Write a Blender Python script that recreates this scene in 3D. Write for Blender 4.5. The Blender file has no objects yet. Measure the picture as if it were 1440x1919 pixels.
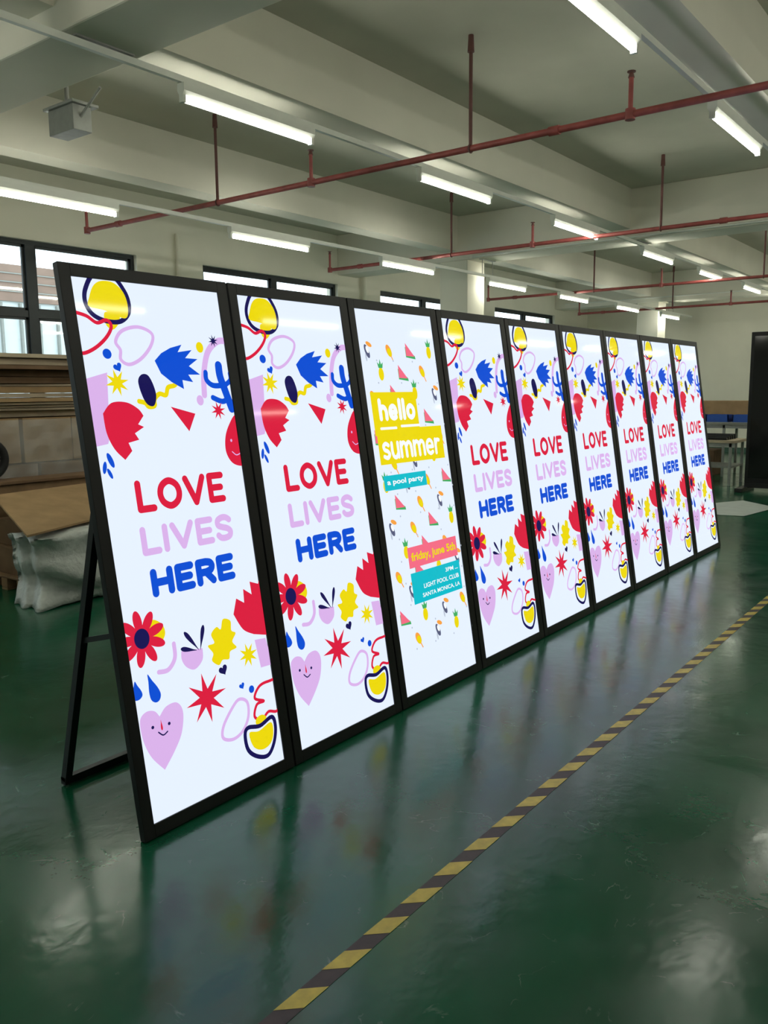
import bpy, bmesh, math, random
import numpy as np
from mathutils import Vector, Matrix
random.seed(4)
scene=bpy.context.scene
scene.view_settings.view_transform='Standard'
scene.view_settings.look='None'

# ------------------------------------------------------------------ materials
def s2l(c):
    return tuple(((x/255)/12.92 if x/255<=0.04045 else ((x/255+0.055)/1.055)**2.4) for x in c)
MATS={}
def mat(name,rgb,rough=0.5,metal=0.0,spec=0.5,noise=0.0,nscale=8.0,bump=0.0,emis=None,estr=0.0,alpha=None):
    if name in MATS: return MATS[name]
    m=bpy.data.materials.new(name); m.use_nodes=True
    nt=m.node_tree; b=nt.nodes['Principled BSDF']
    c=s2l(rgb)
    b.inputs['Base Color'].default_value=(*c,1)
    b.inputs['Roughness'].default_value=rough
    b.inputs['Metallic'].default_value=metal
    b.inputs['Specular IOR Level'].default_value=spec
    if noise>0 or bump>0:
        tc=nt.nodes.new('ShaderNodeTexCoord')
        n=nt.nodes.new('ShaderNodeTexNoise'); n.inputs['Scale'].default_value=nscale; n.inputs['Detail'].default_value=6
        nt.links.new(tc.outputs['Object'],n.inputs['Vector'])
        if noise>0:
            r=nt.nodes.new('ShaderNodeValToRGB')
            r.color_ramp.elements[0].position=0.3; r.color_ramp.elements[1].position=0.7
            r.color_ramp.elements[0].color=(*[x*(1-noise) for x in c],1)
            r.color_ramp.elements[1].color=(*[min(1,x*(1+noise*0.6)) for x in c],1)
            nt.links.new(n.outputs['Fac'],r.inputs['Fac']); nt.links.new(r.outputs['Color'],b.inputs['Base Color'])
        if bump>0:
            bp=nt.nodes.new('ShaderNodeBump'); bp.inputs['Strength'].default_value=bump; bp.inputs['Distance'].default_value=0.02
            nt.links.new(n.outputs['Fac'],bp.inputs['Height']); nt.links.new(bp.outputs['Normal'],b.inputs['Normal'])
    if emis is not None:
        b.inputs['Emission Color'].default_value=(*s2l(emis),1)
        b.inputs['Emission Strength'].default_value=estr
    MATS[name]=m
    return m
def screen_mat(name,rgb,k=1.0):
    # lit LCD pixel colour behind slightly glossy glass
    return mat(name,(6,6,6),rough=0.05,spec=0.10,emis=rgb,estr=k)

m_paint=mat('ceiling_paint',(228,225,211),rough=0.85,spec=0.2,noise=0.05,nscale=1.5)
m_slab=mat('slab_paint',(198,197,183),rough=0.9,spec=0.1,noise=0.08,nscale=1.2)
m_wall=mat('wall_paint',(236,233,217),rough=0.8,spec=0.2,noise=0.05,nscale=1.3)
m_black=mat('black_powdercoat',(15,15,17),rough=0.42,spec=0.4,noise=0.15,nscale=40)
m_blackm=mat('black_steel_tube',(20,21,23),rough=0.42,spec=0.5,noise=0.2,nscale=30)
m_pipe=mat('red_pipe_paint',(152,74,70),rough=0.5,noise=0.25,nscale=12)
m_rod=mat('dark_rod',(105,66,62),rough=0.6,noise=0.2,nscale=12)
m_steel=mat('galvanised_steel',(165,167,163),rough=0.4,metal=0.5,noise=0.1,nscale=20)
m_white=mat('white_enamel',(236,238,230),rough=0.35,noise=0.03,nscale=10)
m_tube=mat('fluorescent_tube',(255,255,250),emis=(255,255,240),estr=47.0)
m_grey=mat('grey_plastic',(140,142,136),rough=0.5,noise=0.1,nscale=20)
m_winframe=mat('window_aluminium',(42,48,50),rough=0.45,metal=0.2,noise=0.1,nscale=15)
m_card=mat('cardboard',(168,140,104),rough=0.85,spec=0.15,noise=0.15,nscale=6)
m_card2=mat('cardboard_dark',(122,98,76),rough=0.85,spec=0.15,noise=0.2,nscale=5)
m_card3=mat('cardboard_pale',(190,176,152),rough=0.8,spec=0.2,noise=0.12,nscale=7)
m_wood=mat('plywood',(132,104,74),rough=0.75,noise=0.25,nscale=9)
m_foam=mat('foam_wrap',(205,210,206),rough=0.35,spec=0.6,noise=0.12,nscale=18,bump=1.0)
m_blue=mat('blue_bin',(30,80,170),rough=0.45,noise=0.08,nscale=10)
m_paper=mat('white_sheet',(180,188,182),rough=0.55,noise=0.1,nscale=6,bump=0.3)
m_rubber=mat('rubber',(18,18,18),rough=0.7,noise=0.2,nscale=30)
m_yellow=mat('tape_yellow',(200,180,74),rough=0.4,noise=0.22,nscale=25)
m_tblack=mat('tape_black',(54,44,38),rough=0.45,noise=0.3,nscale=25)

def floor_material():
    m=bpy.data.materials.new('green_epoxy_floor'); m.use_nodes=True
    nt=m.node_tree; b=nt.nodes['Principled BSDF']; L=nt.links.new
    tc=nt.nodes.new('ShaderNodeTexCoord')
    def noise(sc,det=6,dist=0.0):
        n=nt.nodes.new('ShaderNodeTexNoise'); n.inputs['Scale'].default_value=sc; n.inputs['Detail'].default_value=det
        n.inputs['Distortion'].default_value=dist; L(tc.outputs['Object'],n.inputs['Vector']); return n
    def ramp(src,stops):
        r=nt.nodes.new('ShaderNodeValToRGB'); e=r.color_ramp.elements
        while len(e)<len(stops): e.new(0.5)
        for i,(p,c) in enumerate(stops): e[i].position=p; e[i].color=(*c,1)
        L(src,r.inputs['Fac']); return r
    n1=noise(0.9,5,0.4); n2=noise(9,8); n3=noise(2.5,8,1.0)
    c1=ramp(n1.outputs['Fac'],[(0.3,s2l((6,64,42))),(0.55,s2l((10,80,54))),(0.75,s2l((16,94,64)))])
    sc=ramp(n3.outputs['Fac'],[(0.492,(0,0,0)),(0.498,(1,1,1)),(0.504,(0,0,0))])
    gate=ramp(n2.outputs['Fac'],[(0.55,(0,0,0)),(0.68,(1,1,1))])
    mul=nt.nodes.new('ShaderNodeMath'); mul.operation='MULTIPLY'
    L(sc.outputs['Color'],mul.inputs[0]); L(gate.outputs['Color'],mul.inputs[1])
    mul2=nt.nodes.new('ShaderNodeMath'); mul2.operation='MULTIPLY'; mul2.inputs[1].default_value=0.6
    L(mul.outputs[0],mul2.inputs[0])
    mx=nt.nodes.new('ShaderNodeMix'); mx.data_type='RGBA'
    L(mul2.outputs[0],mx.inputs['Factor']); L(c1.outputs['Color'],mx.inputs[6]); mx.inputs[7].default_value=(*s2l((130,150,140)),1)
    L(mx.outputs[2],b.inputs['Base Color'])
    rr=ramp(n3.outputs['Fac'],[(0.35,(0.15,)*3),(0.65,(0.24,)*3)])
    L(rr.outputs['Color'],b.inputs['Roughness'])
    b.inputs['Specular IOR Level'].default_value=0.5
    bp=nt.nodes.new('ShaderNodeBump'); bp.inputs['Strength'].default_value=0.10; bp.inputs['Distance'].default_value=0.01
    n4=noise(14,3); L(n4.outputs['Fac'],bp.inputs['Height']); L(bp.outputs['Normal'],b.inputs['Normal'])
    return m
m_floor=floor_material()

# ------------------------------------------------------------------ mesh builder
class MB:
    def __init__(s): s.v=[];s.f=[];s.m=[];s.sm=[];s.mats=[]
    def mi(s,m):
        if m not in s.mats: s.mats.append(m)
        return s.mats.index(m)
    def add(s,vs,fs,m,smooth=False):
        o=len(s.v); s.v+= [tuple(v) for v in vs]; k=s.mi(m)
        for f in fs: s.f.append([o+i for i in f]); s.m.append(k); s.sm.append(smooth)
    def box(s,x0,x1,y0,y1,z0,z1,m,M=None):
        vs=[(x,y,z) for z in (z0,z1) for y in (y0,y1) for x in (x0,x1)]
        if M is not None: vs=[M@Vector(v) for v in vs]
        s.add(vs,[(0,2,3,1),(4,5,7,6),(0,1,5,4),(2,6,7,3),(0,4,6,2),(1,3,7,5)],m)
    def tube(s,p,q,r,m,n=12,r2=None):
        p=Vector(p);q=Vector(q);d=(q-p).normalized()
        a=d.orthogonal().normalized();b=d.cross(a); r2=r if r2 is None else r2
        vs=[]
        for i in range(n):
            t=2*math.pi*i/n; vs.append(p+(a*math.cos(t)+b*math.sin(t))*r)
        for i in range(n):
            t=2*math.pi*i/n; vs.append(q+(a*math.cos(t)+b*math.sin(t))*r2)
        s.add(vs,[(i,(i+1)%n,n+(i+1)%n,n+i) for i in range(n)],m,True)
        s.add(vs,[tuple(range(n))[::-1],tuple(range(n,2*n))],m)
    def bar(s,p,q,w,h,m,up=(0,0,1)):
        p=Vector(p);q=Vector(q);d=(q-p).normalized();a=d.cross(Vector(up)).normalized();b=a.cross(d)
        vs=[c+a*sx*w/2+b*sz*h/2 for c in (p,q) for sx,sz in ((-1,-1),(1,-1),(1,1),(-1,1))]
        s.add(vs,[(3,2,1,0),(4,5,6,7),(0,1,5,4),(1,2,6,5),(2,3,7,6),(3,0,4,7)],m)
    def torus(s,c,R,r,ax,m,n=28,k=10):
        c=Vector(c);ax=Vector(ax).normalized();a=ax.orthogonal().normalized();b=ax.cross(a);vs=[]
        for i in range(n):
            t=2*math.pi*i/n;d=a*math.cos(t)+b*math.sin(t)
            for j in range(k):
                u=2*math.pi*j/k; vs.append(c+d*(R+r*math.cos(u))+ax*r*math.sin(u))
        s.add(vs,[(i*k+j,((i+1)%n)*k+j,((i+1)%n)*k+(j+1)%k,i*k+(j+1)%k) for i in range(n) for j in range(k)],m,True)
    def mesh(s,name):
        me=bpy.data.meshes.new(name); me.from_pydata(s.v,[],s.f)
        for m in s.mats: me.materials.append(m)
        for i,p in enumerate(me.polygons): p.material_index=s.m[i]; p.use_smooth=s.sm[i]
        me.update(); return me
    def obj(s,name,parent=None,bevel=0.0):
        o=bpy.data.objects.new(name,s.mesh(name)); scene.collection.objects.link(o)
        if parent: o.parent=parent
        if bevel>0:
            b=o.modifiers.new('bevel','BEVEL'); b.width=bevel; b.segments=2; b.limit_method='ANGLE'
        return o
def empty(name,loc=(0,0,0)):
    e=bpy.data.objects.new(name,None); e.empty_display_size=0.2; e.location=loc
    scene.collection.objects.link(e); return e

# ------------------------------------------------------------------ room shell
X0,X1,Y0,Y1,ZC=-7.0,19.6,-9.0,7.18,4.15
b=MB(); b.box(X0-.3,X1+.3,Y0-.3,Y1+.3,-0.2,0,m_floor); b.obj('floor')
b=MB(); b.box(X0-.3,X1+.3,Y0-.3,Y1+.3,ZC,ZC+.2,m_slab); b.obj('ceiling')
b=MB(); b.box(X1,X1+.25,Y0,Y1,0,ZC,m_wall); b.obj('wall_far')
b=MB(); b.box(X0-.25,X0,Y0,Y1,0,ZC,m_wall); b.obj('wall_back')
b=MB(); b.box(X0,X1,Y0-.25,Y0,0,ZC,m_wall); b.obj('wall_right')
WINS=[(-5.73,-2.79),(-1.63,1.31),(2.47,5.41),(6.53,9.47),(10.65,13.57),(14.75,17.67)]
WZ0,WZ1=1.0,3.35
b=MB()
b.box(X0,X1,Y1,Y1+.25,0,WZ0,m_wall); b.box(X0,X1,Y1,Y1+.25,WZ1,ZC,m_wall)
xs=[X0]+[t for w in WINS for t in w]+[X1]
for i in range(0,len(xs),2): b.box(xs[i],xs[i+1],Y1,Y1+.25,WZ0,WZ1,m_wall)
b.obj('wall_left')
b=MB(); b.box(X0,X1,Y1-.015,Y1,0,0.12,mat('baseboard_paint',(60,90,75),rough=.5,noise=.1)); b.obj('baseboard_left')
b=MB(); b.box(X1-.015,X1,Y0,Y1-.02,0,0.12,MATS['baseboard_paint']); b.obj('baseboard_far')
gm=bpy.data.materials.new('window_glass'); gm.use_nodes=True; nt=gm.node_tree
for n in list(nt.nodes): nt.nodes.remove(n)
o_=nt.nodes.new('ShaderNodeOutputMaterial'); t_=nt.nodes.new('ShaderNodeBsdfTransparent'); t_.inputs[0].default_value=(.86,.93,.93,1)
g_=nt.nodes.new('ShaderNodeBsdfGlossy'); g_.inputs['Roughness'].default_value=.03; mx_=nt.nodes.new('ShaderNodeMixShader'); mx_.inputs[0].default_value=.08
nt.links.new(t_.outputs[0],mx_.inputs[1]); nt.links.new(g_.outputs[0],mx_.inputs[2]); nt.links.new(mx_.outputs[0],o_.inputs[0])
for k,(a,c) in enumerate(WINS):
    b=MB(); y0,y1=Y1+.06,Y1+.13; fw=.05
    b.box(a,c,y0,y1,WZ0,WZ0+fw,m_winframe); b.box(a,c,y0,y1,WZ1-fw,WZ1,m_winframe)
    mid=(a+c)/2
    for xx in (a,c-fw): b.box(xx,xx+fw,y0,y1,WZ0+fw,WZ1-fw,m_winframe)
    b.box(mid-.06,mid+.06,y0-.01,y1+.01,WZ0+fw,WZ1-fw,m_winframe)
    for (p,q) in ((a+fw,mid-.06),(mid+.06,c-fw)):
        b.box(p,q,y0,y1,2.46,2.54,m_winframe)
        for (z0,z1) in ((WZ0+fw,2.46),(2.54,WZ1-fw)):
            b.box(p,q,y0+.02,y1-.02,z0,z0+.03,m_winframe); b.box(p,q,y0+.02,y1-.02,z1-.03,z1,m_winframe)
            b.box(p,p+.03,y0+.02,y1-.02,z0,z1,m_winframe); b.box(q-.03,q,y0+.02,y1-.02,z0,z1,m_winframe)
    b.add([(a+fw,Y1+.095,WZ0+fw),(c-fw,Y1+.095,WZ0+fw),(c-fw,Y1+.095,WZ1-fw),(a+fw,Y1+.095,WZ1-fw)],[(0,1,2,3)],gm)
    b.box(a-.03,c+.03,Y1-.05,Y1+.06,WZ0-.04,WZ0,m_white)
    b.obj('window_%d'%(k+1))

# beams
XB=[(-7.0,-6.53),(1.17,1.67),(9.47,9.97),(17.67,18.17)]
YB=[-8.7,-6.0,-3.32,-.62,2.08,4.78]
JZ=3.64
for (a,c) in XB:
    b=MB(); b.box(a,c,Y0,Y1,3.50,ZC,m_paint); b.obj('ceiling_main_beam',bevel=.012)
for i in range(len(XB)):
    a=XB[i][1]; c=XB[i+1][0] if i+1<len(XB) else X1
    for y in YB:
        b=MB(); b.box(a,c,y,y+.28,JZ,ZC,m_paint); b.obj('ceiling_joist_beam')
for (a,c) in XB[1:]:
    for y in (4.6,-5.9):
        b=MB(); b.box(a,c,y,y+.5,0,3.5,m_wall)
        b.box(a-.015,c+.015,y-.015,y+.515,0,.12,MATS['baseboard_paint'])
        b.obj('concrete_column',bevel=.012)

# ------------------------------------------------------------------ light fixtures (bare battens)
def fixture_mesh():
    b=MB(); L=1.2
    vs=[(x,y,z) for x in (0,L) for (y,z) in ((-.018,.026),(.018,.026),(.032,.05),(.032,.095),(-.032,.095),(-.032,.05))]
    b.add(vs,[(0,1,7,6),(1,2,8,7),(2,3,9,8),(3,4,10,9),(4,5,11,10),(5,0,6,11),(5,4,3,2,1,0),(6,7,8,9,10,11)],m_white)
    for x in (0.0,L-.025): b.box(x,x+.025,-.018,.018,-.018,.027,m_white)
    b.tube((.025,0,0),(L-.025,0,0),.015,m_tube,12)
    return b.mesh('batten_light')
fm=fixture_mesh()
def row(y,z,x0,pitch,ks,xa,xb):
    b=MB(); b.box(xa,xb,y-.016,y+.016,z+.097,z+.135,m_white)
    for (p,q) in XB:
        xm=(p+q)/2
        if xa<xm<xb:
            for xx in (p+.1,q-.1): b.tube((xx,y,z+.135),(xx,y,3.499),.006,m_steel,8)
            b.box(p+.06,q-.06,y-.03,y+.03,3.49,3.4995,m_steel)
    b.obj('lighting_trunking')
    for k in ks:
        o=bpy.data.objects.new('batten_light',fm); o.location=(x0+pitch*k+(.12 if k==3 else 0),y,z); scene.collection.objects.link(o)
row(2.01,3.35,1.965,2.55,range(-2,7),-4,19.4)
row(4.40,3.15,1.965,2.55,range(-2,7),-4,19.4)
row(-.47,3.35,1.82,2.57,range(-2,7),-4,19.4)
row(-2.95,3.35,1.82,2.57,range(-1,7),-4,19.4)
row(-6.2,3.35,1.82,5.14,range(-1,4),-4,19.4)

# ------------------------------------------------------------------ sprinkler pipes
for x in (4.03,8.13,12.77,16.9):
    z=3.28 if x>12 else 3.35; r=.024
    b=MB()
    b.tube((x,-8.9,z),(x,6.18,z),r,m_pipe,14)
    for y in (6.18,2.81,-.05,-2.9,-5.5):
        b.tube((x,y,z-.02),(x,y,z+.23),.016,m_pipe,10); b.tube((x,y,z+.23),(x,y,z+.262),.022,m_rod,10,.012)
        b.tube((x,y,z-.035),(x,y,z+.035),.034,m_pipe,12)
        b.tube((x,y,z+.264),(x,y,z+.27),.028,m_rod,12)
    for y in (5.6,.5,-4.0): b.tube((x,y-.04,z),(x,y+.04,z),.032,m_pipe,14)
    b.obj('sprinkler_pipe')
    for y in (4.02,1.19,-1.64,-4.47,-7.3):
        b=MB()
        b.tube((x,y,z+r),(x,y,ZC-.08),.014,m_rod,10); b.tube((x,y,ZC-.12),(x,y,ZC-.001),.026,m_rod,10,.02)
        b.torus((x,y,z),r+.004,.007,(0,1,0),m_rod,16,6)
        b.obj('pipe_hanger_rod')
b=MB()
b.tube((9.445,-8.9,3.53),(9.445,4.5,3.53),.016,m_white,8)
b.tube((9.445,-8.9,3.6),(9.445,6.9,3.6),.012,m_white,8); b.obj('electrical_conduit')
b=MB(); b.tube((17.65,-8.9,3.6),(17.65,6.9,3.6),.014,m_white,8); b.obj('electrical_conduit')
b=MB(); b.tube((1.69,-8.9,3.56),(1.69,6.9,3.56),.014,m_white,8); b.obj('electrical_conduit')
b=MB(); b.tube((6.05,Y1-.06,0),(6.05,Y1-.06,3.7),.03,m_wall,12); b.obj('wall_drain_pipe')
b=MB(); b.tube((10.1,Y1-.08,0),(10.1,Y1-.08,ZC-.001),.04,m_wall,12); b.obj('wall_drain_pipe')
b=MB(); b.box(1.74,1.88,2.83,3.12,3.28,3.44,m_grey); b.box(1.72,1.92,2.80,3.15,3.44,3.46,m_grey)
b.tube((1.8,2.98,3.46),(1.8,2.98,3.62),.015,m_grey); b.box(1.675,1.82,2.9,3.06,3.6,3.63,m_grey); b.tube((1.8,2.85,3.36),(1.8,2.6,3.5),.01,m_grey,8)
b.obj('emergency_light',bevel=.008)

# ------------------------------------------------------------------ artwork tracing helpers
SW,SH=.653,1.92
def homography(src):
    dst=[(0,SH),(SW,SH),(SW,0),(0,0)]; A=[];B=[]
    for (x,y),(u,v) in zip(src,dst):
        A.append([x,y,1,0,0,0,-u*x,-u*y]);B.append(u); A.append([0,0,0,x,y,1,-v*x,-v*y]);B.append(v)
    h=np.linalg.solve(np.array(A,float),np.array(B,float)); H=np.append(h,1).reshape(3,3)
    def f(p):
        w=H@np.array([p[0],p[1],1.0]); return (w[0]/w[2],w[1]/w[2])
    return f
def smooth(pts,closed=True,n=6):
    P=[np.array(p,float) for p in pts]; N=len(P); out=[]
    rng=range(N) if closed else range(N-1)
    for i in rng:
        if closed: p0,p1,p2,p3=P[i-1],P[i],P[(i+1)%N],P[(i+2)%N]
        else: p0,p1,p2,p3=P[max(i-1,0)],P[i],P[i+1],P[min(i+2,N-1)]
        for k in range(n):
            t=k/n; out.append(tuple(.5*((2*p1)+(-p0+p2)*t+(2*p0-5*p1+4*p2-p3)*t*t+(-p0+3*p1-3*p2+p3)*t**3)))
    if not closed: out.append(tuple(P[-1]))
    return out
def clip(poly):
    def cut(P,ins,inter):
        o=[]
        for i in range(len(P)):
            a,c=P[i-1],P[i]
            if ins(c):
                if not ins(a): o.append(inter(a,c))
                o.append(c)
            elif ins(a): o.append(inter(a,c))
        return o
    def ix(x): return lambda a,c:(x,a[1]+(c[1]-a[1])*(x-a[0])/(c[0]-a[0]))
    def iy(y): return lambda a,c:(a[0]+(c[0]-a[0])*(y-a[1])/(c[1]-a[1]),y)
    for ins,it in ((lambda p:p[0]>=0,ix(0)),(lambda p:p[0]<=SW,ix(SW)),(lambda p:p[1]>=0,iy(0)),(lambda p:p[1]<=SH,iy(SH))):
        if not poly: return []
        poly=cut(poly,ins,it)
    return poly
class Art:
    def __init__(s): s.b=MB(); s.y=.0060
    def nx(s): s.y-=.00005
    def poly(s,pts,m,next=True):
        if next: s.nx()
        p=clip(list(pts))
        if len(p)>=3: s.b.add([(u,s.y,v) for u,v in p],[tuple(range(len(p)))],m)
    def stroke(s,pts,w,m,closed=False,next=True):
        if next: s.nx()
        P=[np.array(p,float) for p in pts]
        n=len(P); segs=[(i,(i+1)%n) for i in range(n if closed else n-1)]
        for i,j in segs:
            d=P[j]-P[i]; l=np.linalg.norm(d)
            if l<1e-6: continue
            nn=np.array([-d[1],d[0]])/l*w/2
            s.poly([P[i]-nn,P[j]-nn,P[j]+nn,P[i]+nn],m,False)
        for p in P:
            s.poly([(p[0]+w/2*math.cos(t*math.pi/7),p[1]+w/2*math.sin(t*math.pi/7)) for t in range(14)],m,False)
    def ell(s,c,rx,ry,m,rot=0,n=28,next=True):
        cr,sr=math.cos(rot),math.sin(rot)
        s.poly([(c[0]+rx*math.cos(t)*cr-ry*math.sin(t)*sr,c[1]+rx*math.cos(t)*sr+ry*math.sin(t)*cr) for t in [2*math.pi*i/n for i in range(n)]],m,next)
    def star(s,c,r1,r2,n,m,rot=0.2):
        s.poly([(c[0]+(r1 if i%2==0 else r2)*math.cos(rot+math.pi*i/n),c[1]+(r1 if i%2==0 else r2)*math.sin(rot+math.pi*i/n)) for i in range(2*n)],m)
    def heart(s,c,r,m,rot=0):
        pts=[]
        for i in range(30):
            t=2*math.pi*i/30; x=16*math.sin(t)**3/17; y=(13*math.cos(t)-5*math.cos(2*t)-2*math.cos(3*t)-math.cos(4*t))/17
            pts.append((c[0]+r*(x*math.cos(rot)-y*math.sin(rot)),c[1]+r*(x*math.sin(rot)+y*math.cos(rot))))
        s.poly(pts,m)
    def drop(s,a,c,w,m):
        a=np.array(a,float);c=np.array(c,float);d=c-a;l=np.linalg.norm(d);d/=l;n=np.array([-d[1],d[0]])
        prof=[(0,0),(.25,.35),(.55,.85),(.8,1),(.95,.6),(1,0),(.95,-.6),(.8,-1),(.55,-.85),(.25,-.35)]
        s.poly(smooth([tuple(a+d*l*t+n*w/2*k) for t,k in prof],True,3),m)
    def glyphs(s,text,u0,u1,v0,v1,w,m,gap=.28,lean=0):
        s.nx()
        ws=[G[ch][0] for ch in text]; tot=sum(ws)+gap*(len(text)-1)
        H=(v1-v0)-w; k=(u1-u0-w)/tot; x=u0+w/2; y=v0+w/2
        for ch,gw in zip(text,ws):
            for pts,sm,cl in G[ch][1]:
                q=[(x+px*gw*k,y+py*H) for px,py in pts]
                if sm: q=smooth(q,cl,5)
                s.stroke(q,w,m,cl,False)
            x+=(gw+gap)*k
    def text(s,body,u0,u1,v0,v1,m,bold=.012,keep=False):
        s.nx()
        cu=bpy.data.curves.new('tmp','FONT'); cu.body=body; cu.size=1; cu.offset=bold; cu.resolution_u=3
        ob=bpy.data.objects.new('tmp',cu); scene.collection.objects.link(ob); bpy.context.view_layer.update()
        me=bpy.data.meshes.new_from_object(ob.evaluated_get(bpy.context.evaluated_depsgraph_get()))
        X=[v.co.x for v in me.vertices];Y=[v.co.y for v in me.vertices]
        sx=(u1-u0)/(max(X)-min(X)); sy=(v1-v0)/(max(Y)-min(Y))
        s.b.add([(u0+(v.co.x-min(X))*sx,s.y,v0+(v.co.y-min(Y))*sy) for v in me.vertices],[tuple(p.vertices) for p in me.polygons],m)
        bpy.data.objects.remove(ob); bpy.data.curves.remove(cu); bpy.data.meshes.remove(me)
EL=[(.5,1),(.13,.83),(0,.5),(.13,.17),(.5,0),(.87,.17),(1,.5),(.87,.83)]
G={'L':(.72,[([(0,1),(0,0),(1,0)],0,0)]),
'O':(1.05,[(EL,1,1)]),
'V':(1.0,[([(0,1),(.5,0),(1,1)],0,0)]),
'E':(.72,[([(1,1),(0,1),(0,0),(1,0)],0,0),([(0,.5),(.88,.5)],0,0)]),
'I':(.02,[([(.5,1),(.5,0)],0,0)]),
'S':(.72,[([(1,.86),(.75,.98),(.4,1),(.06,.88),(.06,.65),(.4,.53),(.75,.45),(1,.3),(.92,.08),(.55,0),(.2,.03),(0,.16)],1,0)]),
'H':(.85,[([(0,1),(0,0)],0,0),([(1,1),(1,0)],0,0),([(0,.5),(1,.5)],0,0)]),
'R':(.78,[([(0,0),(0,1),(.55,1)],0,0),([(.55,1),(.88,.93),(1,.75),(.88,.56),(.55,.48)],1,0),([(.55,.48),(0,.48)],0,0),([(.5,.48),(1,0)],0,0)]),
'h':(.62,[([(0,1),(0,0)],0,0),([(0,.42),(.25,.62),(.7,.62),(1,.4),(1,0)],1,0)]),
'e':(.68,[([(.05,.33),(.97,.33)],0,0),([(.97,.33),(.85,.58),(.5,.68),(.13,.57),(0,.34),(.13,.1),(.5,0),(.88,.07)],1,0)]),
'l':(.02,[([(.5,1),(.5,0)],0,0)]),
'o':(.7,[([(x,y*.68) for x,y in EL],1,1)]),
's':(.55,[([(.95,.88),(.5,1),(.08,.85),(.2,.58),(.75,.45),(1,.22),(.6,0),(.05,.1)],1,0)]),
'u':(.62,[([(0,1),(0,.4),(.2,.05),(.6,0),(1,.3)],1,0),([(1,1),(1,0)],0,0)]),
'm':(1.1,[([(0,1),(0,0)],0,0),([(0,.7),(.22,.98),(.46,.8),(.5,0)],1,0),([(.5,.7),(.72,.98),(.96,.8),(1,0)],1,0)]),
'x':(.68,[([(.05,.5),(.97,.5)],0,0),([(.97,.5),(.85,.86),(.5,1),(.13,.86),(0,.5),(.13,.14),(.5,0),(.88,.1)],1,0)]),
'r':(.42,[([(0,1),(0,0)],0,0),([(0,.6),(.4,.95),(1,.95)],1,0)])}
c_bg=screen_mat('screen_white',(228,239,255),1.04)
c_red=screen_mat('screen_red',(220,32,64)); c_pur=screen_mat('screen_lilac',(220,180,236)); c_blu=screen_mat('screen_blue',(16,80,212))
c_nav=screen_mat('screen_navy',(26,22,84)); c_yel=screen_mat('screen_yellow',(238,218,14)); c_wht=screen_mat('screen_lettering_white',(248,252,255))
c_teal=screen_mat('screen_teal',(20,190,205)); c_pnk=screen_mat('screen_coral',(246,110,135)); c_grn=screen_mat('screen_green',(70,175,100)); c_org=screen_mat('screen_orange',(250,165,70)); c_dk=screen_mat('screen_dark',(90,95,125)); c_gry=screen_mat('screen_grey',(190,200,215))

# design traced from the lit poster, rectified to flat poster coordinates (metres on the screen)
h=homography([(135,518),(409,549),(536,1425),(290,1551)])
def T(*p): return [h(q) for q in p]
A=Art()
A.poly(T((150,714),(204,698),(209,820),(206,832),(172,840)),c_pur)
A.poly(smooth(T((200,585),(226,590),(226,606),(215,618),(202,608))),c_yel)
A.stroke(smooth(T((180,514),(164,540),(163,565),(176,588),(200,601),(228,603),(244,588),(244,565),(234,542),(215,520))),.017,c_nav,True)
A.poly(smooth(T((178,536),(171,556),(170,574),(200,582),(238,597),(243,575),(234,548),(215,530),(192,527))),c_yel)
A.stroke(smooth(T((140,584),(165,592),(185,605),(203,600),(212,612),(203,632),(182,652),(158,662),(148,648)),False),.013,c_red)
A.stroke(smooth(T((220,640),(232,620),(262,613),(288,626),(286,648),(268,672),(246,683),(230,674),(229,656))),.013,c_pur,True)
A.ell(h((204,663)),.018,.018,c_blu); A.heart(h((224,688)),.019,c_blu,.4)
A.star(h((223,717)),.05,.02,8,c_yel)
A.stroke(smooth(T((264,752),(275,755),(282,762),(293,760),(293,748),(302,738),(314,740),(318,726),(330,722),(338,712)),False),.018,c_yel)
A.poly(smooth(T((262,715),(268,702),(280,703),(290,720),(296,742),(292,760),(280,758),(270,742))),c_nav)
A.poly(smooth(T((196,775),(212,755),(240,754),(262,766),(272,779)),False)+T((262,795),(273,800),(256,812),(264,824),(244,830),(251,845),(238,862))+smooth(T((238,862),(218,842),(203,812),(196,775)),False),c_red)
A.poly(T((293,676),(305,662),(322,652),(343,646),(336,660),(362,656),(350,671),(373,673),(357,686),(378,702),(356,702),(365,716),(345,712),(348,729),(325,716),(305,700)),c_blu)
A.poly(T((323,762),(369,775),(358,808)),c_red)
A.ell(h((377,651)),.018,.021,c_yel)
A.stroke(smooth(T((386,740),(385,700),(392,660),(410,640),(428,640)),False),.026,c_pur)
A.star(h((402,639)),.026,.009,8,c_nav)
A.stroke(smooth(T((412,685),(415,705),(424,730),(437,765)),False),.036,c_blu)
A.stroke(smooth(T((388,698),(390,712),(402,722),(420,722)),False),.022,c_blu)
A.stroke(smooth(T((402,745),(420,752),(432,745)),False),.022,c_blu)
A.stroke(smooth(T((433,700),(434,712),(424,722)),False),.02,c_blu)
A.ell(h((378,750)),.017,.020,c_pur)
A.star(h((412,769)),.038,.014,8,c_red)
A.poly(smooth(T((446,775),(432,795),(425,820),(427,848),(440,868),(460,872),(475,860),(475,780))),c_red)
A.stroke(smooth(T((438,846),(446,852),(454,848)),False),.004,c_pur); A.ell(h((436,825)),.005,.006,c_pur)
A.ell(h((210,863)),.010,.028,c_blu,.35); A.ell(h((199,877)),.008,.022,c_blu,-.25); A.ell(h((209,888)),.007,.020,c_blu,.4)
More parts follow.
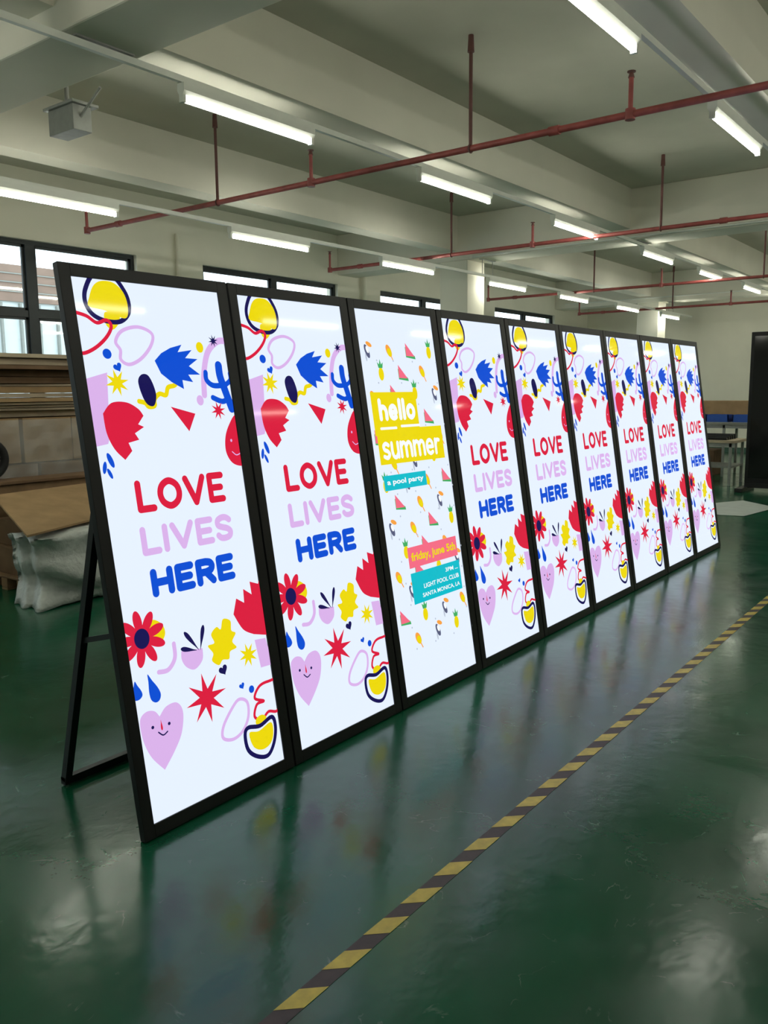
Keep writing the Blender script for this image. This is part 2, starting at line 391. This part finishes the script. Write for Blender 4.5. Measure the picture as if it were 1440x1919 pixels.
def word(t,BL,TR,m,w,gap):
    (u0,v0),(u1,v1)=h(BL),h(TR); A.glyphs(t,u0,u1,v0,v1,w,m,gap)
word('LOVE',(262,963),(419,883),c_red,.026,.42)
word('LIVES',(271,1044),(434,961),c_pur,.025,.40)
word('HERE',(290,1122),(438,1035),c_blu,.029,.44)
A.poly(T((500,1196),(480,1200),(492,1252),(515,1245)),c_pur)
A.poly(smooth(T((285,1165),(305,1170),(312,1190),(300,1210),(285,1205))),c_yel)
fc=h((268,1199))
for i in range(9):
    a=2*math.pi*i/9+.3; A.ell((fc[0]+.062*math.cos(a),fc[1]+.062*math.sin(a)),.04,.018,c_red,a)
A.ell(fc,.032,.036,c_nav)
A.stroke(smooth(T((300,1262),(318,1257),(330,1235),(328,1208)),False),.017,c_pur)
A.poly(smooth(T((342,1222),(382,1216)),False)+smooth(T((382,1216),(382,1238),(368,1256),(352,1252),(343,1238),(342,1222)),False),c_pur)
for p,q in (((372,1220),(341,1218)),((376,1220),(347,1186)),((378,1220),(383,1172))): A.drop(h(p),h(q),.018,c_nav)
A.poly(smooth(T((392,1212),(404,1206),(398,1190),(408,1176),(416,1180),(420,1161),(434,1164),(436,1182),(444,1187),(438,1203),(446,1214),(434,1222),(432,1236),(420,1238),(413,1248),(400,1240),(402,1226))),c_yel)
A.poly(T((497,1190),(478,1189))+smooth(T((478,1189),(458,1180),(440,1152)),False)+T((445,1122),(460,1130),(458,1104),(474,1114),(470,1090),(486,1094),(488,1082),(505,1080),(515,1190)),c_red)
A.star(h((468,1228)),.05,.02,8,c_yel); A.heart(h((421,1257)),.023,c_nav,.3)
A.star(h((390,1310)),.098,.034,8,c_red,.1)
A.heart(h((456,1287)),.015,c_blu,.3); A.ell(h((474,1293)),.014,.015,c_blu)
A.stroke(smooth(T((480,1345),(484,1322),(497,1315),(480,1310),(488,1288),(505,1278),(522,1278),(524,1330),(506,1335),(494,1350))),.012,c_red,True)
A.stroke(smooth(T((421,1386),(422,1362),(440,1325),(452,1312),(466,1318),(468,1345),(458,1372),(440,1388))),.013,c_pur,True)
A.ell(h((492,1352)),.03,.022,c_yel)
A.stroke(smooth(T((462,1380),(468,1366),(490,1362),(512,1345),(519,1365),(516,1395),(505,1418),(485,1420),(468,1408))),.017,c_nav,True)
A.poly(smooth(T((470,1376),(488,1372),(510,1355),(515,1375),(510,1395),(495,1407),(478,1402))),c_yel)
A.drop(h((278,1266)),h((298,1318)),.045,c_blu); A.drop(h((254,1280)),h((260,1316)),.045,c_blu)
A.poly(smooth(T((301,1346),(313,1327),(333,1319),(345,1336),(343,1375),(330,1410),(311,1447)),False)+smooth(T((311,1447),(286,1424),(270,1392),(264,1355),(275,1338),(291,1336),(301,1346)),False),c_pur)
A.drop(h((303,1352)),h((306,1372)),.008,c_red); A.stroke(smooth(T((299,1376),(308,1381),(316,1374)),False),.005,c_nav)
A.ell(h((288,1367)),.006,.006,c_nav); A.ell(h((319,1359)),.006,.006,c_nav)
art_love=A.b.mesh('artwork_love')

h=homography([(664,580),(808,597),(890,1247),(764,1308)])
A=Art(); rs=random.Random(3)
def pine(c,k=1):
    A.ell(c,.021*k,.033*k,c_yel); A.poly([(c[0]-.016,c[1]+.03),(c[0]-.024,c[1]+.06),(c[0]-.008,c[1]+.048),(c[0],c[1]+.075),(c[0]+.008,c[1]+.048),(c[0]+.024,c[1]+.06),(c[0]+.016,c[1]+.03)],c_grn)
def melon(c):
    A.poly([(c[0]-.035,c[1]+.03),(c[0]+.045,c[1]-.018),(c[0]+.048,c[1]-.034),(c[0]-.035,c[1]+.005-.03)],c_grn)
    A.poly([(c[0]-.03,c[1]+.05),(c[0]+.042,c[1]-.02),(c[0]-.032,c[1]-.018)],c_pnk)
def toucan(c):
    A.ell(c,.016,.036,c_dk,.4); A.ell((c[0]+.004,c[1]+.008),.010,.018,c_wht,.4); A.ell((c[0]+.02,c[1]+.035),.024,.011,c_org,-.4)
    A.ell((c[0]-.012,c[1]-.03),.006,.02,c_gry,.1)
def pop(c):
    a=.5; A.ell(c,.02,.034,c_org,a); A.ell((c[0]+.004,c[1]-.008),.017,.022,c_yel,a); A.stroke([(c[0]+.016,c[1]-.03),(c[0]+.028,c[1]-.052)],.007,c_org)
fr=[toucan,pine,melon,pop]
rowi=0; v=1.72
while v>.16:
    for j in range(4):
        u=.06+j*.178+(.09 if rowi%2 else 0)
        if u<SW-.02: fr[(rowi*1+j*(1 if rowi%2 else 3)+rowi//2)%4]((u,v+rs.uniform(-.012,.012)))
    for j in range(4):
        A.ell((.12+j*.17+rs.uniform(-.03,.03),v-.05),.005,.005,c_gry)
    v-=.112; rowi+=1
def rect(m,a,c):
    (u0,v0),(u1,v1)=h(a),h(c); A.poly([(u0,v0),(u1,v0),(u1,v1),(u0,v1)],m); return u0,u1,v0,v1
rect(c_yel,(704,826),(777,742)); rect(c_yel,(714,881),(825,806))
def wd(t,BL,TR,m,w,gap):
    (u0,v0),(u1,v1)=h(BL),h(TR); A.glyphs(t,u0,u1,v0,v1,w,m,gap)
wd('hello',(712,798),(774,753),c_wht,.026,.42)
for a,c in (((714,812),(742,806)),((752,807),(785,801))): A.stroke([h(a),(h(c)[0],h(a)[1])],.013,c_wht)
wd('summxr',(719,872),(822,828),c_wht,.021,.33)
x=rect(c_teal,(722,930),(796,891)); A.text('a pool party',x[0]+.025,x[1]-.025,x[2]+.02,x[3]-.02,c_wht,.03)
x=rect(c_pnk,(767,1074),(851,1013)); A.text('friday, june 5th',x[0]+.025,x[1]-.015,x[2]+.02,x[3]-.03,c_yel,.03)
x=rect(c_teal,(776,1140),(857,1057)); dv=(x[3]-x[2])
A.text('3PM ...',x[1]-.14,x[1]-.02,x[2]+dv*.72,x[2]+dv*.86,c_wht,.02)
A.text('LIGHT POOL CLUB',x[0]+.10,x[1]-.02,x[2]+dv*.42,x[2]+dv*.57,c_wht,.02)
A.text('SANTA MONICA, LA',x[0]+.08,x[1]-.02,x[2]+dv*.12,x[2]+dv*.28,c_wht,.02)
art_sum=A.b.mesh('artwork_hello_summer')

# ------------------------------------------------------------------ displays
PITCH=.7573; FW=.748; FH=2.013; TILT=.1598; U0=.0452; V0=.0475; D=.03
b=MB()
b.box(0,U0,0,D,0,FH,m_black); b.box(U0+SW,FW,0,D,0,FH,m_black)
b.box(U0,U0+SW,0,D,0,V0,m_black); b.box(U0,U0+SW,0,D,V0+SH,FH,m_black)
b.box(U0,U0+SW,.0075,D,V0,V0+SH,m_black)
b.box(.12,FW-.12,D,D+.025,.35,1.65,m_black)
frame_me=b.mesh('display_frame')
b=MB(); b.add([(0,.0062,0),(SW,.0062,0),(SW,.0062,SH),(0,.0062,SH)],[(0,1,2,3)],c_bg); scr_me=b.mesh('display_screen')
def on(v,d=0.0):
    return (v*math.sin(TILT)+d*math.cos(TILT), v*math.cos(TILT)-d*math.sin(TILT))
b=MB()
hy,hz=on(1.33,D+.02)
for x in (.09,FW-.09):
    b.bar((x,hy,hz),(x,.63,.016),.03,.03,m_blackm,up=(1,0,0))
    sy,sz=on(.72,D+.01); b.bar((x,sy,sz),(x,.63-(.63-hy)*.47,.016+(hz-.016)*.47),.02,.012,m_blackm,up=(1,0,0))
    b.tube((x-.02,hy,hz),(x+.02,hy,hz),.022,m_blackm)
b.bar((.075,.63,.016),(FW-.075,.63,.016),.03,.03,m_blackm)
b.bar((.09,hy,hz),(FW-.09,hy,hz),.03,.02,m_blackm)
stand_me=b.mesh('display_stand')
for i in range(9):
    e=empty('digital_poster_display',(i*PITCH,0,.005))
    for nm,me,tilted,off in (('frame',frame_me,1,(0,0)),('screen',scr_me,1,(U0,V0)),('artwork',art_sum if i==2 else art_love,1,(U0,V0)),('stand',stand_me,0,(0,0))):
        o=bpy.data.objects.new(nm,me); scene.collection.objects.link(o); o.parent=e
        if tilted:
            o.rotation_euler=(-TILT,0,0)
            u,v=off; o.location=(u,v*math.sin(TILT),v*math.cos(TILT))
        if nm=='frame':
            bv=o.modifiers.new('bevel','BEVEL'); bv.width=.002; bv.segments=2; bv.limit_method='ANGLE'

# ------------------------------------------------------------------ floor tape
b=MB(); xs0,xe=-1.9,17.0
def ty(x): return -.945+.0118*(x+.22)
w=.028
b.add([(xs0,ty(xs0)-w,.001),(xe,ty(xe)-w,.001),(xe,ty(xe)+w,.001),(xs0,ty(xs0)+w,.001)],[(0,1,2,3)],m_tblack)
k=-9
while True:
    xc=-.22+k*.1835; k+=1
    if xc>xe-.2: break
    j=random.uniform(-.004,.004); a0,a1=xc-.048+j,xc+.048+j; sh=.027
    b.add([(a0+sh,ty(xc)-w,.0016),(a1+sh,ty(xc)-w,.0016),(a1-sh,ty(xc)+w,.0016),(a0-sh,ty(xc)+w,.0016)],[(0,1,2,3)],m_yellow)
b.obj('floor_marking_tape')

# ------------------------------------------------------------------ left background storage
def wob(b,x0,x1,y0,y1,z0,z1,m,j=.0):
    c=((x0+x1)/2,(y0+y1)/2); R=Matrix.Translation((c[0],c[1],0))@Matrix.Rotation(j,4,'Z')@Matrix.Translation((-c[0],-c[1],0))
    b.box(x0,x1,y0,y1,z0,z1,m,R)
def pallet(b,x0,x1,y0,y1,z=0):
    for t in (0,.5,1):
        y=y0+(y1-y0-.09)*t; b.box(x0,x1,y,y+.09,z,z+.02,m_wood)
        for s in (0,.5,1):
            x=x0+(x1-x0-.12)*s; b.box(x,x+.12,y,y+.09,z+.02,z+.1,m_wood)
    n=7
    for i in range(n):
        x=x0+(x1-x0-.12)*i/(n-1); b.box(x,x+.12,y0,y1,z+.1,z+.12,m_wood)
b=MB(); pallet(b,1.85,4.4,4.75,6.3)
z=.12
for k,(hh,m) in enumerate([(.40,m_card2),(.42,m_card2)]):
    for i in range(4): wob(b,1.87+i*.63,2.47+i*.63,4.8,6.25,z,z+hh-.01,m,random.uniform(-.02,.02))
    z+=hh
for i in range(5): wob(b,1.87+i*.5,2.35+i*.5,4.85,6.2,z,z+.40,m_card,random.uniform(-.03,.03))
z+=.41
b.obj('cardboard_box_stack',bevel=.006)
b=MB()
for k in range(13):
    hh=random.choice((.025,.04,.06)); dx=random.uniform(-.12,.12)
    wob(b,1.9+dx,4.3+dx,4.8+random.uniform(-.1,.1),6.2,z,z+hh-.006,random.choice((m_card,m_card3,m_card2,m_card3)),random.uniform(-.05,.05)); z+=hh
b.obj('flat_cardboard_pile')
fm_=bpy.data.materials.new('stretch_film'); fm_.use_nodes=True; nt=fm_.node_tree; bs=nt.nodes['Principled BSDF']
bs.inputs['Base Color'].default_value=(.75,.78,.78,1); bs.inputs['Roughness'].default_value=.15; bs.inputs['Alpha'].default_value=.3
n=nt.nodes.new('ShaderNodeTexNoise'); n.inputs['Scale'].default_value=7; n.inputs['Distortion'].default_value=3; bp=nt.nodes.new('ShaderNodeBump'); bp.inputs['Strength'].default_value=1.0
nt.links.new(n.outputs['Fac'],bp.inputs['Height']); nt.links.new(bp.outputs['Normal'],bs.inputs['Normal'])
b=MB(); NX,NZ=60,14
vs=[]
for i in range(NX+1):
    for j in range(NZ+1):
        xx=1.8+2.65*i/NX; zz=.5+.83*j/NZ
        vs.append((xx,4.715+.012*math.sin(xx*23+zz*9)+.01*math.sin(zz*31-xx*17)*math.sin(xx*11),zz))
b.add(vs,[(i*(NZ+1)+j,(i+1)*(NZ+1)+j,(i+1)*(NZ+1)+j+1,i*(NZ+1)+j+1) for i in range(NX) for j in range(NZ)],fm_,False)
b.obj('stretch_film_wrap')
b=MB(); pallet(b,1.7,3.4,3.82,4.38)
b.box(1.75,3.35,3.85,4.36,.12,.34,m_card2); b.box(1.8,3.3,3.87,4.34,.34,.55,m_card2)
b.obj('packed_pallet',bevel=.006)
b=MB(); b.add([(1.41,3.18,.56),(2.3,3.55,.56),(2.85,4.41,.74),(1.72,4.22,.74),(1.41,3.18,.575),(2.3,3.55,.575),(2.85,4.41,.755),(1.72,4.22,.755)],[(3,2,1,0),(4,5,6,7),(0,1,5,4),(1,2,6,5),(2,3,7,6),(3,0,4,7)],m_card)
b.obj('cardboard_sheet')
bm=bmesh.new(); bmesh.ops.create_cube(bm,size=1); bmesh.ops.subdivide_edges(bm,edges=bm.edges[:],cuts=13,use_grid_fill=True)
for v in bm.verts:
    x,y,z_=v.co; nn=.035*math.sin(9*x+5*z_)+.03*math.sin(13*y+7*x)+.03*math.sin(11*z_+4*x)+.012*math.sin(31*x+17*z_)*math.sin(23*z_-9*x)
    v.co.x=2.05+x*1.0+nn; v.co.y=3.48+y*.40+nn*1.0-(.5-z_)*.04; v.co.z=max(.003,.275+z_*.52+nn*.3)
me=bpy.data.meshes.new('foam_wrap_bundle'); bm.to_mesh(me); bm.free(); me.materials.append(m_foam)
for p in me.polygons: p.use_smooth=True
o=bpy.data.objects.new('foam_wrap_bundle',me); scene.collection.objects.link(o)
b=MB(); b.box(1.76,3.0,4.46,4.68,.0,.8,m_wood); b.box(1.72,3.05,4.43,4.70,.8,.83,m_card2); b.obj('wooden_crate',bevel=.006)
b=MB(); c=(1.88,4.56,1.015)
b.torus(c,.145,.035,(0,1,0),m_rubber); b.tube((c[0],c[1]-.03,c[2]),(c[0],c[1]+.03,c[2]),.04,m_steel,14)
for i in range(6):
    a=math.pi*i/3; b.bar((c[0],c[1],c[2]),(c[0]+.14*math.cos(a),c[1],c[2]+.14*math.sin(a)),.02,.015,m_blackm,up=(0,1,0))
b.obj('trolley_wheel')

# ------------------------------------------------------------------ right background
e=empty('black_display_kiosk',(11.7,.1,0))
b=MB(); b.box(0,.1,0,.95,.12,2.36,m_black); b.obj('body',e,.006)
b=MB(); b.box(-.006,0,.05,.9,.2,2.3,mat('black_glass',(8,8,10),rough=.08)); b.obj('glass',e)
b=MB(); b.box(-.3,.4,-.05,.06,0,.06,m_blackm); b.box(-.3,.4,.9,1.01,0,.06,m_blackm); b.box(.0,.1,.0,.95,.05,.12,m_blackm); b.obj('feet',e,.004)
def table(name,x0,x1,y0,y1,z,m,shelf=True):
    b=MB(); b.box(x0,x1,y0,y1,z-.04,z,m)
    for x in (x0+.03,x1-.07):
        for y in (y0+.05,(y0+y1)/2,y1-.09): b.box(x,x+.04,y,y+.04,0,z-.04,m_steel)
    if shelf: b.box(x0+.04,x1-.04,y0+.05,y1-.05,.28,.31,m_grey)
    b.box(x0+.03,x0+.05,y0,y1,z-.1,z-.04,m_steel)
    return b.obj(name)
table('workbench',13.6,14.5,.4,3.4,.95,m_grey,False)
table('workbench',12.2,13.0,1.35,3.3,.72,m_card3)
b=MB()
for y in (1.9,2.35,1.45):
    b.box(13.8,14.1,y,y+.38,.951,.965,m_blue)
    for (a,c,d,f_) in ((13.8,14.1,y,y+.015),(13.8,14.1,y+.365,y+.38),(13.8,13.815,y,y+.38),(14.085,14.1,y,y+.38)): b.box(a,c,d,f_,.965,1.08,m_blue)
b.obj('parts_bin')
b=MB(); b.box(14.15,14.45,1.2,3.2,.951,1.32,m_card); b.obj('cardboard_box',bevel=.005)
b=MB(); b.box(13.75,14.4,2.1,3.0,.001,.45,m_card2); b.obj('cardboard_carton',bevel=.005)
b=MB()
for i in range(5): b.box(12.3+i*.12,12.36+i*.12,1.5,3.1,.721,.76+.01*i,m_black)
b.obj('metal_profile_parts')
b=MB(); b.add([(9.0,.35,.004),(10.0,.2,.004),(10.5,.75,.004),(9.7,1.15,.004),(8.9,.8,.004)],[(0,1,2,3,4)],m_paper); b.obj('paper_sheet')

# ------------------------------------------------------------------ exterior seen through windows
b=MB()
m_ext=mat('neighbour_render',(206,214,214),rough=.8,noise=.06,nscale=2)
m_extb=mat('neighbour_brick',(140,116,102),rough=.8,noise=.15,nscale=3)
b.box(-12,45,13,13.5,-4,3.28,m_ext); b.box(-12,11.5,12.95,13.5,3.28,3.95,m_extb)
b.box(11.5,45,13,13.5,3.28,4.0,m_ext)
for i in range(150): b.box(-12+i*.38,-11.96+i*.38,12.93,13,-4,3.25,m_grey)
for zz in (3.45,3.62,3.78): b.box(-12,11.5,12.93,12.95,zz,zz+.02,m_grey)
b.obj('neighbouring_building')
b=MB(); b.box(-40,60,7.6,60,-4.2,-4,mat('outside_paving',(120,122,118),noise=.1)); b.obj('outside_ground')

# ------------------------------------------------------------------ world, camera
w=bpy.data.worlds.new('World'); scene.world=w; w.use_nodes=True
bg=w.node_tree.nodes['Background']; bg.inputs[0].default_value=(.82,.92,1.0,1); bg.inputs[1].default_value=3.8

yaw,pit,rol=.65624,-.14337,-.00969
F=Vector((math.cos(yaw)*math.cos(pit),math.sin(yaw)*math.cos(pit),math.sin(pit)))
R=F.cross(Vector((0,0,1))).normalized(); U=R.cross(F)
R2=R*math.cos(rol)+U*math.sin(rol); U2=-R*math.sin(rol)+U*math.cos(rol)
cd=bpy.data.cameras.new('camera'); co=bpy.data.objects.new('camera',cd); scene.collection.objects.link(co)
cd.sensor_fit='VERTICAL'; cd.sensor_height=36; cd.lens=1568.14/1919*36; cd.clip_end=200
M=Matrix((R2,U2,-F)).transposed().to_4x4(); M.translation=Vector((-1.635,-2.31659,1.5481)); co.matrix_world=M
scene.camera=co
